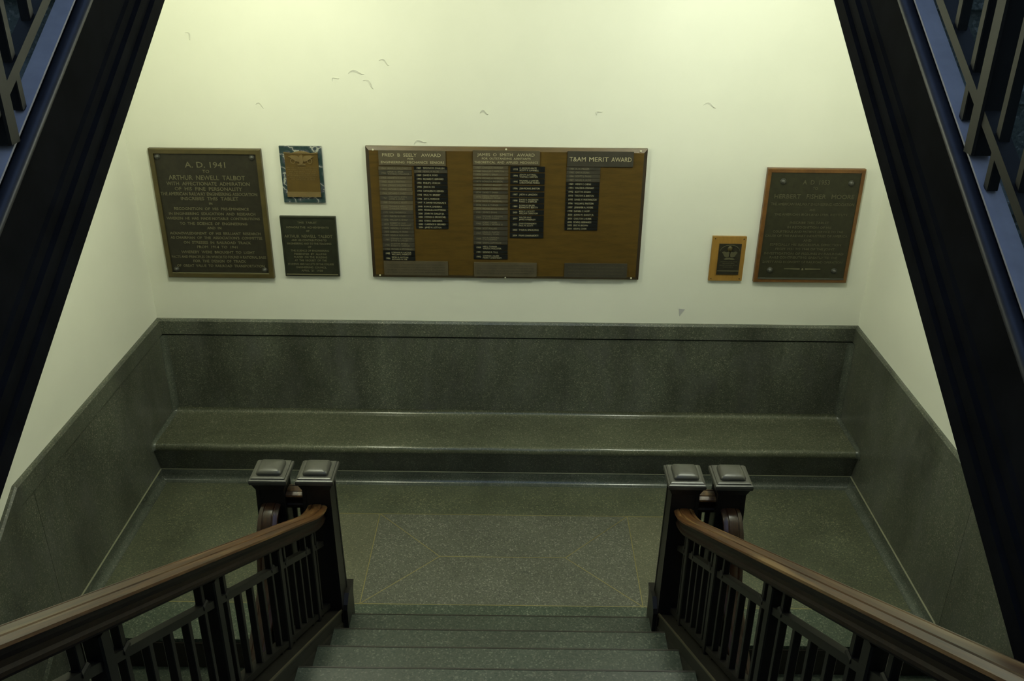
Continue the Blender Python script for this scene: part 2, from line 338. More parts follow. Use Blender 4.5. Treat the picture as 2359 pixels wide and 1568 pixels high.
# ------------------------------------------------------------------ middle flight
st = thing('staircase', (0, -3, 0), 'middle flight of green terrazzo steps rising from the landing between two balustrades', 'staircase')
for k in range(1, 11):
    y = -(Y0 + (k - 1) * T_); z = k * R_
    yb_ = y - T_ - .03 if k < 10 else y - .3
    if k < 10:
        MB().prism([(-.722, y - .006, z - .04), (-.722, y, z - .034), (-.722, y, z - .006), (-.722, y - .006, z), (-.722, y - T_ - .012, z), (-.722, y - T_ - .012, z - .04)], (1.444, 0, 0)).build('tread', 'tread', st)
        MB().prism([(-.722, y + .0015, z - .030), (-.722, y + .0015, z - .002), (-.722, y - .001, z + .0012), (-.722, y - .0075, z + .0012), (-.722, y - .0075, z - .002), (-.722, y - .002, z - .030)], (1.444, 0, 0)).build('nosing_shade', 'riser', st)  # dark strip painting the shade where the rounded nosing turns away
    MB().box((-.722, y - .045, z - R_ + .001), (.722, y - .025, z - .04)).build('riser', 'riser', st)
for s in (-1, 1):
    ya, ye = -1.808, YT - .02
    prof = [(.7225, -.30), (.7225, .150), (.728, .160), (.728, .205), (.723, .212), (.723, .224), (.735, .225), (.860, .225), (.860, -.30)]
    str_ = MB().loft([[(s * a, y, b2 - SL * (y + Y0)) for a, b2 in prof] for y in (ya, ye)]).build('stringer', 'stringer_mid', st)
    MB().loft([[(s * a, y, b2 - SL * (y + Y0)) for a, b2 in ((.7225, .2245), (.7225, .232), (.727, .234), (.731, .230), (.731, .2245))] for y in (ya, ye)]).build('cap_molding', 'edge_line', str_)

# ------------------------------------------------------------------ side flights (upper pair and lower pair)
def side_flight(s, zo, label):
    xi, xo = s * (SX + .050), (XR - .016 if s > 0 else XL + .016)
    f = thing('staircase', (s * 1.5, -3, zo), label, 'staircase')
    for k in range(1, 11):
        y = YT + (k - 1) * T_; z = zo + k * R_
        if k < 10:
            MB().prism([(xi, y + T_ + .012, z - .04), (xi, y - .014, z - .04), (xi, y - .02, z - .034), (xi, y - .02, z - .006), (xi, y - .014, z), (xi, y + T_ + .012, z)], (xo - xi, 0, 0)).build('tread', 'tread_skylit' if zo > 0 else 'tread', f)
        MB().box((xi, y, z - R_ + .001), (xo, y + .02, z - (.04 if k < 10 else .022))).build('riser', 'tread_skylit' if zo > 0 else 'riser', f)
    # inner stringer: moulded lower third, plain face, bead at the top
    zb = zo + FL
    ya, ye = YT - .06, (-1.712 if zo > 0 else -1.845)
    prof = [(.078, -.385), (.0, -.385), (.0, -.330), (.010, -.322), (.010, -.300), (.002, -.292), (.002, -.262), (.012, -.254), (.012, -.222), (.018, -.212), (.018, -.006), (.014, .004), (.078, .004)]
    L = lambda pr, y0_, y1_: MB().loft([[(s * (SX + a), y, zb - .217 + (b2 + .385) * .969 + SL * (y + Y0)) for a, b2 in pr] for y in (y0_, y1_)])
    prof = [(min(a, .052), b2) for a, b2 in prof]
    o = L(prof, ya, ye).build('stringer', 'stringer', f)
    L([(.012, .004), (.012, .010), (.054, .010), (.054, .004)], ya, ye).build('stringer_top', 'stringer_top', o)
    L([(.018 + .003, -.040)] + [(.008 - .016 * math.cos(a), -.026 + .016 * math.sin(a)) for a in np.linspace(-.9, 1.9, 9)] + [(.021, -.012)], ya, ye).build('bead_molding', 'bead', o, smooth=50)
    for q in range(4):
        yy = -3.222 + .593 * (q - 1) + .035
        MB().frustum(s * (SX + .035), yy, zb + .163 + SL * (yy + Y0), zb + .170 + SL * (yy + Y0), .006, .004).build('bolt_head', 'iron', o)
    MB().loft([[(xo, y, zb + b2 + SL * (y + Y0)) for b2 in (-.22, .12)] + [(xo - s * .02, y, zb + b2 + SL * (y + Y0)) for b2 in (.12, -.22)] for y in (ya, ye)]).build('wall_skirting', 'wainscot', f)
    # soffit closing the underside
    MB().loft([[(xi, y, zb - .228 + SL * (y + Y0)), (xo, y, zb - .228 + SL * (y + Y0)), (xo, y, zb - .246 + SL * (y + Y0)), (xi, y, zb - .246 + SL * (y + Y0))] for y in (ya, ye)]).build('soffit', 'plaster', f)
    return f
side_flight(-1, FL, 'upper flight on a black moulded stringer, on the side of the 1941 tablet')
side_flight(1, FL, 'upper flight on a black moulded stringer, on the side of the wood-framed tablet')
side_flight(-1, -FL, 'lower flight with dark risers descending from the landing, on the side of the 1941 tablet')
side_flight(1, -FL, 'lower flight with dark risers descending from the landing, on the side of the wood-framed tablet')

# ------------------------------------------------------------------ newel posts
def newel(s, x, label):
    cx, cy = s * x, NY
    n = thing('newel_post', (cx, cy, 0), label, 'newel post')
    inner = x == NX
    sh = MB().frustum(cx, cy, .17 if inner else -.32, .975, .071, .057).build('shaft', 'newel', n)
    for q in (-1, 1):     # corner fillets standing proud on the faces
        for (dx, dy) in ((q, -1), (q, 1)):
            MB().loft([[(cx + dx * (h - .006) + a, cy + dy * (h - .006) + b2, z) for a, b2 in ((-.008, -.008), (.008, -.008), (.008, .008), (-.008, .008))] for h, z in ((.0685, .30), (.0575, .955))]).build('corner_fillet', 'newel', sh)
    MB().frustum(cx, cy, .952, .983, .060, .072).build('neck_molding', 'newel', n)
    cap = MB().loft([[(cx + a * h, cy + b2 * h, z) for a, b2 in ((-1, -1), (1, -1), (1, 1), (-1, 1))] for h, z in ((.070, .980), (.079, .988), (.081, 1.001), (.079, 1.008), (.072, 1.011), (.071, 1.016), (.064, 1.019))]).build('cap', 'newel_cap', n)
    rings = []
    for h, z in ((.053, 1.017), (.054, 1.026), (.049, 1.034), (.040, 1.039), (.020, 1.042), (.004, 1.043)):
        rr = h * .22; pts = []
        for q, (a, b2) in enumerate(((1, 1), (-1, 1), (-1, -1), (1, -1))):
            for j in range(4):
                an = math.pi / 2 * (q + j / 3); pts.append((cx + a * (h - rr) + rr * math.cos(an), cy + b2 * (h - rr) + rr * math.sin(an), z))
        rings.append(pts)
    MB().loft(rings).build('cushion_top', 'newel_cap', cap, smooth=50)
    h = .088; yf_, yb_ = -1.806, -1.650
    pl = MB()
    if inner:     # foot block straddling the landing edge and the first step
        pl.prism([(cx - h, yb_, .0005), (cx - h, -1.7015, .0005), (cx - h, -1.7015, .1795), (cx - h, yf_, .1795), (cx - h, yf_, .285), (cx - h, yf_ + .012, .305), (cx - h, -1.745, .335), (cx - h, yb_ + .03, .310), (cx - h, yb_, .270)], (2 * h, 0, 0))
    else:
        pl.box((cx - .085, -1.69, .0005), (cx + .085, yb_, .27)).prism([(cx - .085, yb_, .27), (cx - .085, -1.69, .27), (cx - .085, -1.69, .31)], (.17, 0, 0))
    pl.build('foot_block', 'newel', n)
    return n
newel(-1, NX, 'dark newel post beside the middle flight, inner of the pair towards the 1941 tablet')
newel(-1, OX, 'dark newel post heading the lower flight, outer of the pair towards the 1941 tablet')
newel(1, NX, 'dark newel post beside the middle flight, inner of the pair towards the wood-framed tablet')
newel(1, OX, 'dark newel post heading the lower flight, outer of the pair towards the wood-framed tablet')

# ------------------------------------------------------------------ balustrades
RAIL_TOP = [(-.038, .056), (-.043, .060), (-.041, .067), (-.030, .073), (-.024, .0745), (-.022, .0712), (-.019, .0712), (-.017, .0752), (0, .0765), (.017, .0752), (.019, .0712), (.022, .0712), (.024, .0745), (.030, .073), (.041, .067), (.043, .060), (.038, .056)]
RAIL_LOW = [(-.026, -.008), (-.031, .000), (-.031, .009), (-.025, .016), (-.026, .030), (-.034, .044), (-.038, .056), (.038, .056), (.034, .044), (.026, .030), (.025, .016), (.031, .009), (.031, .000), (.026, -.008)]
GROUPS = [-2.459, -3.05, -3.643, -4.236]
GROUPS_SIDE = [-2.036, -2.629, -3.222, -3.815]
def baluster_mesh(hw, h, nm):
    key = (round(hw, 4), round(h, 4))
    if key not in BM_:
        mb = MB(); c_ = hw * .8
        pr = [(-hw, -c_), (-c_, -hw), (c_, -hw), (hw, -c_), (hw, c_), (c_, hw), (-c_, hw), (-hw, c_)]
        mb.prism([(a, b2, 0) for a, b2 in pr], (0, 0, h)); BM_[key] = recmesh(nm, mb, 'iron')
    return BM_[key]
BM_ = {}
COL_ = recmesh('collar', MB().loft([[(a * h, b2 * h, z) for a, b2 in ((-1, -1), (1, -1), (1, 1), (-1, 1))] for h, z in ((.012, 0), (.0155, .006), (.0155, .014), (.012, .020))]), 'iron')
def balustrade(x, sgn, zbase, off, path, groups, label, ymin, ymax, rmat='rail'):
    """sgn=-1: rises towards the camera, +1: rises towards the wall; heights are above the nosing line at x"""
    lo_ = .2255 if sgn < 0 else .1665
    zl = lambda y: zbase + sgn * SL * (y + Y0) + off
    b_ = thing('balustrade', (x, (ymin + ymax) / 2, zl((ymin + ymax) / 2) + .1), label, 'balustrade')
    hr = MB().loft([[(x + a, y, z - .0765 + b2) for a, b2 in RAIL_TOP] for y, z in path]).build('handrail', rmat, b_, smooth=35)
    tag(hr, 'worn brown wooden handrail')
    MB().loft([[(x + a, y, z - .0765 + b2) for a, b2 in RAIL_LOW] for y, z in path]).build('rail_molding', 'rail_shade', hr)
    for nm, lo, hi, hw in (('mid_rail', .593, .619, .013), ('bottom_rail', .241, .268, .016)):
        MB().loft([[(x + a, y, zl(y) + c2) for a, c2 in ((-hw, lo), (hw, lo), (hw, hi), (-hw, hi))] for y in (ymin, ymax)]).build(nm, 'iron', b_)
    def bal(y, lo, hi, hw, nm):
        if ymin <= y <= ymax: inst(nm, baluster_mesh(hw, hi - lo, nm), b_, (x, y, zl(y) + lo))
    for gi, gy in enumerate(groups):
        bal(gy, lo_, .694, .021, 'baluster_post')
        for d in (-.081, .081):
            bal(gy + d, lo_, .694, .0105, 'baluster')
            if ymin <= gy + d <= ymax: inst('collar', COL_, b_, (x, gy + d, zl(gy + d) + .608))
        nxt = groups[gi + 1] if gi + 1 < len(groups) else gy - .593
        gap = (gy - .081) - (nxt + .081); nn = max(1, round(gap / .107) - 1)
        for j in range(nn):
            bal(gy - .081 - gap * (j + 1) / (nn + 1), .245, .602, .0105, 'baluster')
    return b_
for s, lab in ((-1, 'iron balustrade along the middle flight, on the side of the 1941 tablet'),
               (1, 'iron balustrade along the middle flight, on the side of the wood-framed tablet')):
    zr = lambda y: .778 - SL * (y + Y0)
    bz = lambda q: tuple((1 - q) ** 2 * a + 2 * q * (1 - q) * b2 + q * q * c2 for a, b2, c2 in zip((NY - .060, .880), (-1.8717, .880), (-2.03, zr(-2.03))))
    path = [bz(q) for q in np.linspace(0, 1, 9)] + [(y, zr(y)) for y in (-2.4, -3.2, YT - .05)]
    balustrade(s * NX, -1, 0.0, 0.0, path, [-2.017] + GROUPS, lab, YT, NY - .066)
for s, z0, lab in ((-1, 0, 'iron balustrade dropping beside the lower flight, on the side of the 1941 tablet'),
                   (1, 0, 'iron balustrade dropping beside the lower flight, on the side of the wood-framed tablet'),
                   (-1, 2 * FL, 'iron balustrade standing on the upper stringer, on the side of the 1941 tablet'),
                   (1, 2 * FL, 'iron balustrade standing on the upper stringer, on the side of the wood-framed tablet')):
    xx = s * (OX if z0 == 0 else SX + .030)
    off = 0.0
    zr = lambda y: z0 + .778 + off + SL * (y + Y0)
    if z0 == 0: path = [(NY - .060, .885), (-1.85, .883), (-1.885, .868), (-1.915, .836), (-1.940, .785), (-1.960, .72), (-1.985, .65)] + [(y, zr(y)) for y in (-2.03, -2.4, -3.2, YT)]
    else: path = [(y, zr(y)) for y in (-1.75, -2.4, -3.2, YT)]
    balustrade(xx, 1, z0, off, path, GROUPS_SIDE, lab, YT, -1.72 if z0 else -1.84, 'rail_low')
for s, lab in ((-1, 'short horizontal handrail bridging the pair of newel posts towards the 1941 tablet'), (1, 'short horizontal handrail bridging the pair of newel posts towards the wood-framed tablet')):
    b_ = thing('link_rail', (s * (NX + OX) / 2, NY, .75), lab, 'handrail')
    xa, xb = s * (NX + .0600), s * (OX - .0600)
    hr = MB().loft([[(x, NY + a, .843 + b2) for a, b2 in RAIL_TOP] for x in (xa, xb)]).build('handrail', 'rail', b_, smooth=35)
    MB().loft([[(x, NY + a, .843 + b2) for a, b2 in RAIL_LOW] for x in (xa, xb)]).build('rail_molding', 'rail_shade', hr)
    for lo, hi in ((.685, .711), (.26, .288)): MB().box((xa - s * .01, NY - .013, lo), (xb + s * .01, NY + .013, hi)).build('cross_bar', 'iron', b_)
    for q in (-.016, .016): inst('baluster', baluster_mesh(.0085, .58, 'baluster'), b_, (s * (NX + OX) / 2 + q, NY, .255))

# ------------------------------------------------------------------ lamps under the landing above
for s, (lx, ly, lz) in zip((-1, 1), LAMPS):
    L_ = thing('ceiling_lamp', (lx, ly, lz), 'white glass globe lamp under the upper landing, towards the ' + ('1941 tablet' if s < 0 else 'wood-framed tablet'), 'lamp')
    lathe = lambda pr, n=24: [[(lx + r * math.cos(2 * math.pi * i / n), ly + r * math.sin(2 * math.pi * i / n), z) for i in range(n)] for r, z in pr]
    MB().loft(lathe([(.11 * math.sin(a) + .001, lz - .11 * math.cos(a)) for a in np.linspace(0.02, 2.75, 14)])).build('globe', 'lamp%d' % (s > 0), L_, smooth=60)
    MB().loft(lathe([(.05, lz + .095), (.055, lz + .13), (.03, lz + .15), (.03, 3.27), (.09, 3.285), (.09, 3.30)])).build('fixture', 'bronze_rim', L_, smooth=40)

# ------------------------------------------------------------------ tablets on the wall
def bolt(parent, x, z, y, r=.016):
    n = 14; rings = []
    for q, d in ((1, 0), (1, .004), (.8, .009), (.72, .007), (.45, .013), (.1, .015)):
        rings.append([(x + r * q * math.cos(2 * math.pi * i / n) * (1 + (.06 if i % 2 and q > .7 else 0)), y - d, z + r * q * math.sin(2 * math.pi * i / n)) for i in range(n)])
    MB().loft(rings).build('rosette_bolt', 'bolt', parent, smooth=40)
def frame(x0, x1, z0, z1, wd, y0, y1, yin, parent, mat, name='rim'):
    o = [(x0, z0), (x1, z0), (x1, z1), (x0, z1)]; i = [(x0 + wd, z0 + wd), (x1 - wd, z0 + wd), (x1 - wd, z1 - wd), (x0 + wd, z1 - wd)]
    b_ = wd * .18
    o2 = [(x0 + b_, z0 + b_), (x1 - b_, z0 + b_), (x1 - b_, z1 - b_), (x0 + b_, z1 - b_)]
    mb = MB(); V = [(x, y0, z) for x, z in o] + [(x, y1 + .004, z) for x, z in o] + [(x, y1, z) for x, z in o2] + [(x, y1, z) for x, z in i] + [(x, yin, z) for x, z in i]
    F = [(4 * k + a, 4 * k + (a + 1) % 4, 4 * k + 4 + (a + 1) % 4, 4 * k + 4 + a) for k in range(4) for a in range(4)] + [(16 + a, 16 + (a + 1) % 4, (a + 1) % 4, a) for a in range(4)]
    return mb.add(V, F).build(name, mat, parent)
# --- 1941 tablet
tb = thing('bronze_tablet', (-1.684, -.015, 1.2), 'tall dark bronze tablet dated A.D. 1941 with olive rim, honouring Arthur Newell Talbot', 'tablet')
tx0, tx1, tz0, tz1 = -1.997, -1.371, 1.199, 1.968
MB().box((tx0 + .02, -.020, tz0 + .02), (tx1 - .02, -.002, tz1 - .02)).build('plate', 'bronze', tb)
frame(tx0, tx1, tz0, tz1, .027, -.001, -.030, -.019, tb, 'bronze_rim')
MB().box((tx0 + .027, -.026, tz0 + .024), (tx1 - .027, -.019, tz0 + .032)).build('bottom_bead', 'letter', tb)
TL_ = ["A. D. 1941", "TO", "ARTHUR  NEWELL  TALBOT", "WITH  AFFECTIONATE  ADMIRATION", "OF  HIS  FINE  PERSONALITY", "THE AMERICAN RAILWAY ENGINEERING ASSOCIATION", "INSCRIBES  THIS  TABLET", "IN",
       "RECOGNITION  OF  HIS  PRE-EMINENCE", "IN ENGINEERING  EDUCATION  AND  RESEARCH", "WHEREIN  HE  HAS  MADE NOTABLE  CONTRIBUTIONS", "TO  THE  SCIENCE  OF  ENGINEERING", "AND  IN",
       "ACKNOWLEDGMENT  OF  HIS  BRILLIANT  RESEARCH", "AS CHAIRMAN  OF  THE  ASSOCIATION'S  COMMITTEE", "ON  STRESSES  IN  RAILROAD  TRACK", "FROM  1914  TO  1941", "WHEREBY  WERE  BROUGHT  TO  LIGHT",
       "FACTS AND PRINCIPLES ON WHICH TO FOUND A RATIONAL BASIS", "FOR  THE  DESIGN  OF  TRACK", "OF  GREAT  VALUE  TO  RAILROAD  TRANSPORTATION"]
TW = [(-1.805, -1.578, 1.878), (-1.71, -1.673, 1.84), (-1.906, -1.476, 1.804), (-1.924, -1.454, 1.769), (-1.881, -1.5, 1.739), (-1.966, -1.418, 1.709), (-1.855, -1.528, 1.682), (-1.698, -1.68, 1.653), (-1.902, -1.476, 1.622), (-1.936, -1.442, 1.592), (-1.954, -1.418, 1.564), (-1.883, -1.495, 1.533), (-1.729, -1.648, 1.507), (-1.949, -1.425, 1.474), (-1.95, -1.418, 1.447), (-1.878, -1.487, 1.418), (-1.803, -1.569, 1.391), (-1.9, -1.471, 1.359), (-1.96, -1.408, 1.329), (-1.837, -1.53, 1.303), (-1.938, -1.423, 1.274)]
TH = [.034, .019, .027, .021, .021, .020, .020, .014] + [.016] * 13
text([(s_, a, b_, z, h) for s_, (a, b_, z), h in zip(TL_, TW, TH)], -.0198, .003).build('lettering', 'letter', tb)
for x, z in ((-1.952, 1.922), (-1.424, 1.922), (-1.424, 1.25), (-1.944, 1.25)): bolt(tb, x, z, -.02)
# --- small marble-backed tablet with eagle
mt = thing('marble_tablet', (-1.151, -.01, 1.66), 'small brown bronze eagle tablet mounted on veined blue-black marble', 'tablet')
MB().box((-1.269, -.016, 1.663), (-1.034, -.001, 1.986)).build('marble_back', 'marble', mt)
pl = MB().prism([(-1.241, -.016, 1.70), (-1.055, -.016, 1.70), (-1.055, -.016, 1.948), (-1.241, -.016, 1.948)], (0, -.008, 0)).build('bronze_plate', 'bronze_brown', mt)
MB().box((-1.243, -.030, 1.700), (-1.053, -.024, 1.712)).box((-1.243, -.027, 1.712), (-1.053, -.024, 1.728)).build('base_ledge', 'bronze_brown_hi', pl)
MB().prism([(-1.243, -.024, 1.948), (-1.243, -.024, 1.956), (-1.20, -.024, 1.951), (-1.175, -.024, 1.959), (-1.148, -.024, 1.963), (-1.12, -.024, 1.959), (-1.095, -.024, 1.951), (-1.053, -.024, 1.956), (-1.053, -.024, 1.948)], (0, -.005, 0)).build('crest_molding', 'bronze_brown_hi', pl)
eg = MB()
for s in (-1, 1):
    wing = [(0, .922), (.012, .930), (.03, .936), (.052, .937), (.070, .930), (.060, .926), (.050, .918), (.040, .912), (.030, .905), (.018, .902), (.006, .905)]
    eg.prism([(-1.148 + s * a, -.024, 1 + b_) for a, b_ in wing], (0, -.006, 0))
eg.prism([(-1.148 + a, -.024, 1 + b_) for a, b_ in ((-.010, .925), (-.006, .938), (.004, .942), (.012, .936), (.009, .925), (.012, .905), (.006, .890), (-.006, .890), (-.012, .905))], (0, -.010, 0))
eg.box((-1.170, -.030, 1.882), (-1.126, -.024, 1.889)).box((-1.160, -.029, 1.889), (-1.136, -.024, 1.893))
eg.build('eagle_relief', 'bronze_brown_hi', pl)
for s in (-1, 1):
    n = 18; cx, cz = -1.148 + s * .047, 1.905
    MB().loft([[(cx + r * math.cos(2 * math.pi * i / n), -.024 - d, cz + r * math.sin(2 * math.pi * i / n)) for i in range(n)] for r, d in ((.015, 0), (.015, .004), (.011, .004), (.011, .001))], caps=False).build('medallion_ring', 'bronze_brown_hi', pl)
text([(q, -1.235 + a, -1.062 - a, z, .0062) for q, a, z in (("DEDICATED TO THE MEMBERS OF THE FACULTY", .0, 1.868), ("AND STUDENTS OF THIS UNIVERSITY WHO", .004, 1.857), ("GAVE THEIR SERVICE IN THE WAR", .01, 1.846), ("AND TO ALL THOSE WHOSE WORK", .01, 1.835), ("IN THIS LABORATORY HELPED TO BRING", .002, 1.824), ("ABOUT ITS SUCCESSFUL ENDING", .012, 1.813), ("AND THE RETURN OF PEACE", .02, 1.802))], -.024, .0012).build('lettering', 'bronze_brown_hi', pl)
# --- small green bronze tablet
tb = thing('bronze_tablet', (-1.145, -.01, 1.21), 'small blackish green bronze tablet with raised text under the marble tablet', 'tablet')
MB().box((-1.300, -.016, 1.220), (-.992, -.001, 1.574)).build('plate', 'bronze_small', tb)
frame(-1.306, -.985, 1.213, 1.581, .010, -.001, -.020, -.015, tb, 'bronze_small')
MB().box((-1.298, -.0215, 1.222), (-.993, -.016, 1.227)).build('bottom_bead', 'letter', tb)
SW = [(-1.207, -1.094, 1.544), (-1.272, -1.028, 1.515), (-1.16, -1.141, 1.493), (-1.289, -1.011, 1.461), (-1.25, -1.045, 1.437), (-1.277, -1.02, 1.416), (-1.158, -1.139, 1.396), (-1.259, -1.037, 1.373), (-1.242, -1.055, 1.352), (-1.244, -1.051, 1.332), (-1.243, -1.055, 1.312), (-1.284, -1.016, 1.289), (-1.236, -1.059, 1.269), (-1.21, -1.083, 1.248)]
SM = ["THIS  TABLET", "HONORS THE  ACHIEVEMENTS", "OF", "ARTHUR  NEWELL  TALBOT", "AND HIS CONTRIBUTIONS TO", "ENGINEERING AND TO THE TEACHING", "OF", "THE SCIENCE OF ENGINEERING", "PRESENTED  BY  ALUMNI", "PLACED  ON  THE  BUILDING", "AT  THE  REQUEST  OF  THE", "STUDENTS AND FACULTY OF THE COLLEGE", "ENGINEERING  COUNCIL", "APRIL  21  1938"]
text([(s_, a, b_, z, .018 if i == 3 else .0115) for i, (s_, (a, b_, z)) in enumerate(zip(SM, SW))], -.0158, .0022).build('lettering', 'letter', tb)
# --- award board
aw = thing('award_board', (-.005, -.015, 1.21), 'long walnut award board with columns of engraved nameplates', 'award board')
bx0, bx1, bz0, bz1 = -.788, .779, 1.214, 1.992
MB().box((bx0 + .02, -.031, bz0 + .02), (bx1 - .02, -.004, bz1 - .02)).build('panel', 'board', aw)
# bevelled edge: four sloped edge pieces
for a, b_, c_, d in (((bx0, bz0), (bx1, bz0), (bx1 - .022, bz0 + .022), (bx0 + .022, bz0 + .022)), ((bx1, bz0), (bx1, bz1), (bx1 - .022, bz1 - .022), (bx1 - .022, bz0 + .022)),
                     ((bx1, bz1), (bx0, bz1), (bx0 + .022, bz1 - .022), (bx1 - .022, bz1 - .022)), ((bx0, bz1), (bx0, bz0), (bx0 + .022, bz0 + .022), (bx0 + .022, bz1 - .022))):
    V = [(a[0], -.001, a[1]), (b_[0], -.001, b_[1]), (c_[0], -.001, c_[1]), (d[0], -.001, d[1]), (a[0], -.018, a[1]), (b_[0], -.018, b_[1]), (c_[0], -.031, c_[1]), (d[0], -.031, d[1])]
    MB().add(V, [(0, 1, 2, 3), (4, 5, 6, 7), (0, 1, 5, 4), (1, 2, 6, 5), (2, 3, 7, 6), (3, 0, 4, 7)]).build('bevelled_edge', 'board_edge' if a[0] == b_[0] else 'board', aw)
def plate(nm, x0, x1, z1, z0, mat, lines, lm, th=.005):
    p = MB().box((x0, -.031 - th, z0), (x1, -.031, z1)).build(nm, mat, aw)
    text(lines, -.031 - th, .0005).build('lettering', lm, p) if lines else None
    return p
def header(x0, x1, z1, z0, lines):
    p = plate('header_plate', x0, x1, z1, z0, 'plate_grey', [], None, .008)
    for l in lines: text([l], -.039, .0015).build('lettering', 'plate_letter', p)
    return p
header(-.714, -.342, 1.9732, 1.8899, [("FRED  B  SEELY   AWARD", -.693, -.368, 1.950, .019), ("FOR", -.552, -.520, 1.928, .011), ("ENGINEERING  MECHANICS  SENIORS", -.702, -.350, 1.909, .014)])
header(-.190, .1815, 1.9788, 1.8976, [("JAMES  O  SMITH   AWARD", -.166, .152, 1.957, .017), ("FOR  OUTSTANDING  ASSISTANTS", -.140, .130, 1.935, .011), ("THEORETICAL  AND  APPLIED  MECHANICS", -.182, .172, 1.914, .013)])
h_ = plate('header_plate', .334, .7008, 1.9793, 1.8946, 'plate_slate', [], None, .008)
for q, a, b_ in (("T&AM", .345, .436), ("MERIT", .455, .562), ("AWARD", .578, .690)): text([(q, a, b_, 1.937, .026)], -.039, .0015).build('lettering', 'plate_letter', h_)
h_.data.materials[0] = M['plate_slate']
for (x0, x1, z1, z0), mt_ in (((-.7167, -.3425, 1.3212, 1.2351), 'plate_grey'), ((-.1897, .1774, 1.3184, 1.2323), 'plate_grey'), ((.3396, .7061, 1.3191, 1.2331), 'plate_slate')):
    p = plate('footer_plate', x0, x1, z1, z0, mt_, [], None, .008)
    if mt_ == 'plate_slate':
        L_ = [("THIS AWARD IS PRESENTED TO AN UNDERGRADUATE OR", 1.297), ("GRADUATE STUDENT FOR SERVICE CONTRIBUTED TO", 1.276), ("THE STUDENTS AND INTERESTS OF THE DEPARTMENT", 1.255)]
    else:
        L_ = [("THIS AWARD IS PRESENTED EACH YEAR TO THE STUDENT", 1.300), ("WHO HAS SHOWN OUTSTANDING SCHOLARSHIP AND", 1.284), ("PROMISE IN THE FIELD OF MECHANICS AS CHOSEN", 1.268), ("BY THE FACULTY OF THE DEPARTMENT", 1.252)]
    text([(q, x0 + .02, x1 - .02, z, .0075) for q, z in L_], -.039, .0006).build('lettering', 'letter_dim' if mt_ == 'plate_slate' else 'plate_slate', p)
COLS = {
 'SL': ((-.7179, -.5332), [(1.8821, 1.8629), (1.8609, 1.8327), (1.8285, 1.8091), (1.8065, 1.7871), (1.7855, 1.7654), (1.7628, 1.7432), (1.7405, 1.7182), (1.7155, 1.6888), (1.6856, 1.6657), (1.6631, 1.6296), (1.628, 1.6063), (1.6036, 1.5846), (1.5829, 1.5627), (1.5611, 1.5326), (1.5315, 1.5133), (1.5106, 1.4912), (1.4885, 1.4707), (1.4679, 1.4395), (1.4367, 1.4065), (1.4037, 1.3868), (1.3835, 1.3541), (1.3513, 1.3257)]),
 'SR': ((-.5201, -.3346), [(1.8843, 1.8672), (1.8661, 1.8479), (1.8443, 1.827), (1.8234, 1.805), (1.8003, 1.7824), (1.7771, 1.7586), (1.7539, 1.7348), (1.7305, 1.7135), (1.7081, 1.6894), (1.6851, 1.668), (1.6626, 1.6448), (1.6421, 1.6248), (1.621, 1.6031), (1.6004, 1.583), (1.5775, 1.5612), (1.5579, 1.5403), (1.5387, 1.5211)]),
 'ML': ((-.1905, .0058), [(1.892, 1.8723), (1.8697, 1.8541), (1.8515, 1.8348), (1.829, 1.8149), (1.8112, 1.7955), (1.7897, 1.7754), (1.7701, 1.7532), (1.7479, 1.732), (1.7277, 1.7), (1.6967, 1.6807), (1.6742, 1.6581), (1.6527, 1.6365), (1.6322, 1.6148), (1.6094, 1.5778), (1.5724, 1.5411), (1.5357, 1.5175), (1.5136, 1.4832), (1.4788, 1.4521), (1.4498, 1.4314), (1.4264, 1.3966), (1.3921, 1.3741), (1.3684, 1.3401)]),
 'MR': ((.0181, .211), [(1.8901, 1.86), (1.8527, 1.824), (1.8187, 1.7898), (1.7803, 1.7512), (1.7433, 1.7167), (1.7097, 1.6792), (1.6738, 1.6469), (1.6388, 1.6117), (1.6047, 1.5736), (1.5682, 1.538), (1.5342, 1.5077), (1.5022, 1.4717)]),
 'TL': ((.3322, .5198), [(1.8899, 1.8728), (1.8702, 1.8504), (1.8478, 1.8296), (1.8269, 1.8065), (1.8023, 1.7854), (1.7812, 1.7627), (1.7585, 1.7405), (1.7362, 1.7176), (1.7133, 1.6952), (1.6909, 1.6721), (1.6678, 1.649), (1.6452, 1.6279), (1.6235, 1.6057), (1.6002, 1.5828), (1.5801, 1.562), (1.5598, 1.5434), (1.5401, 1.5225)])}
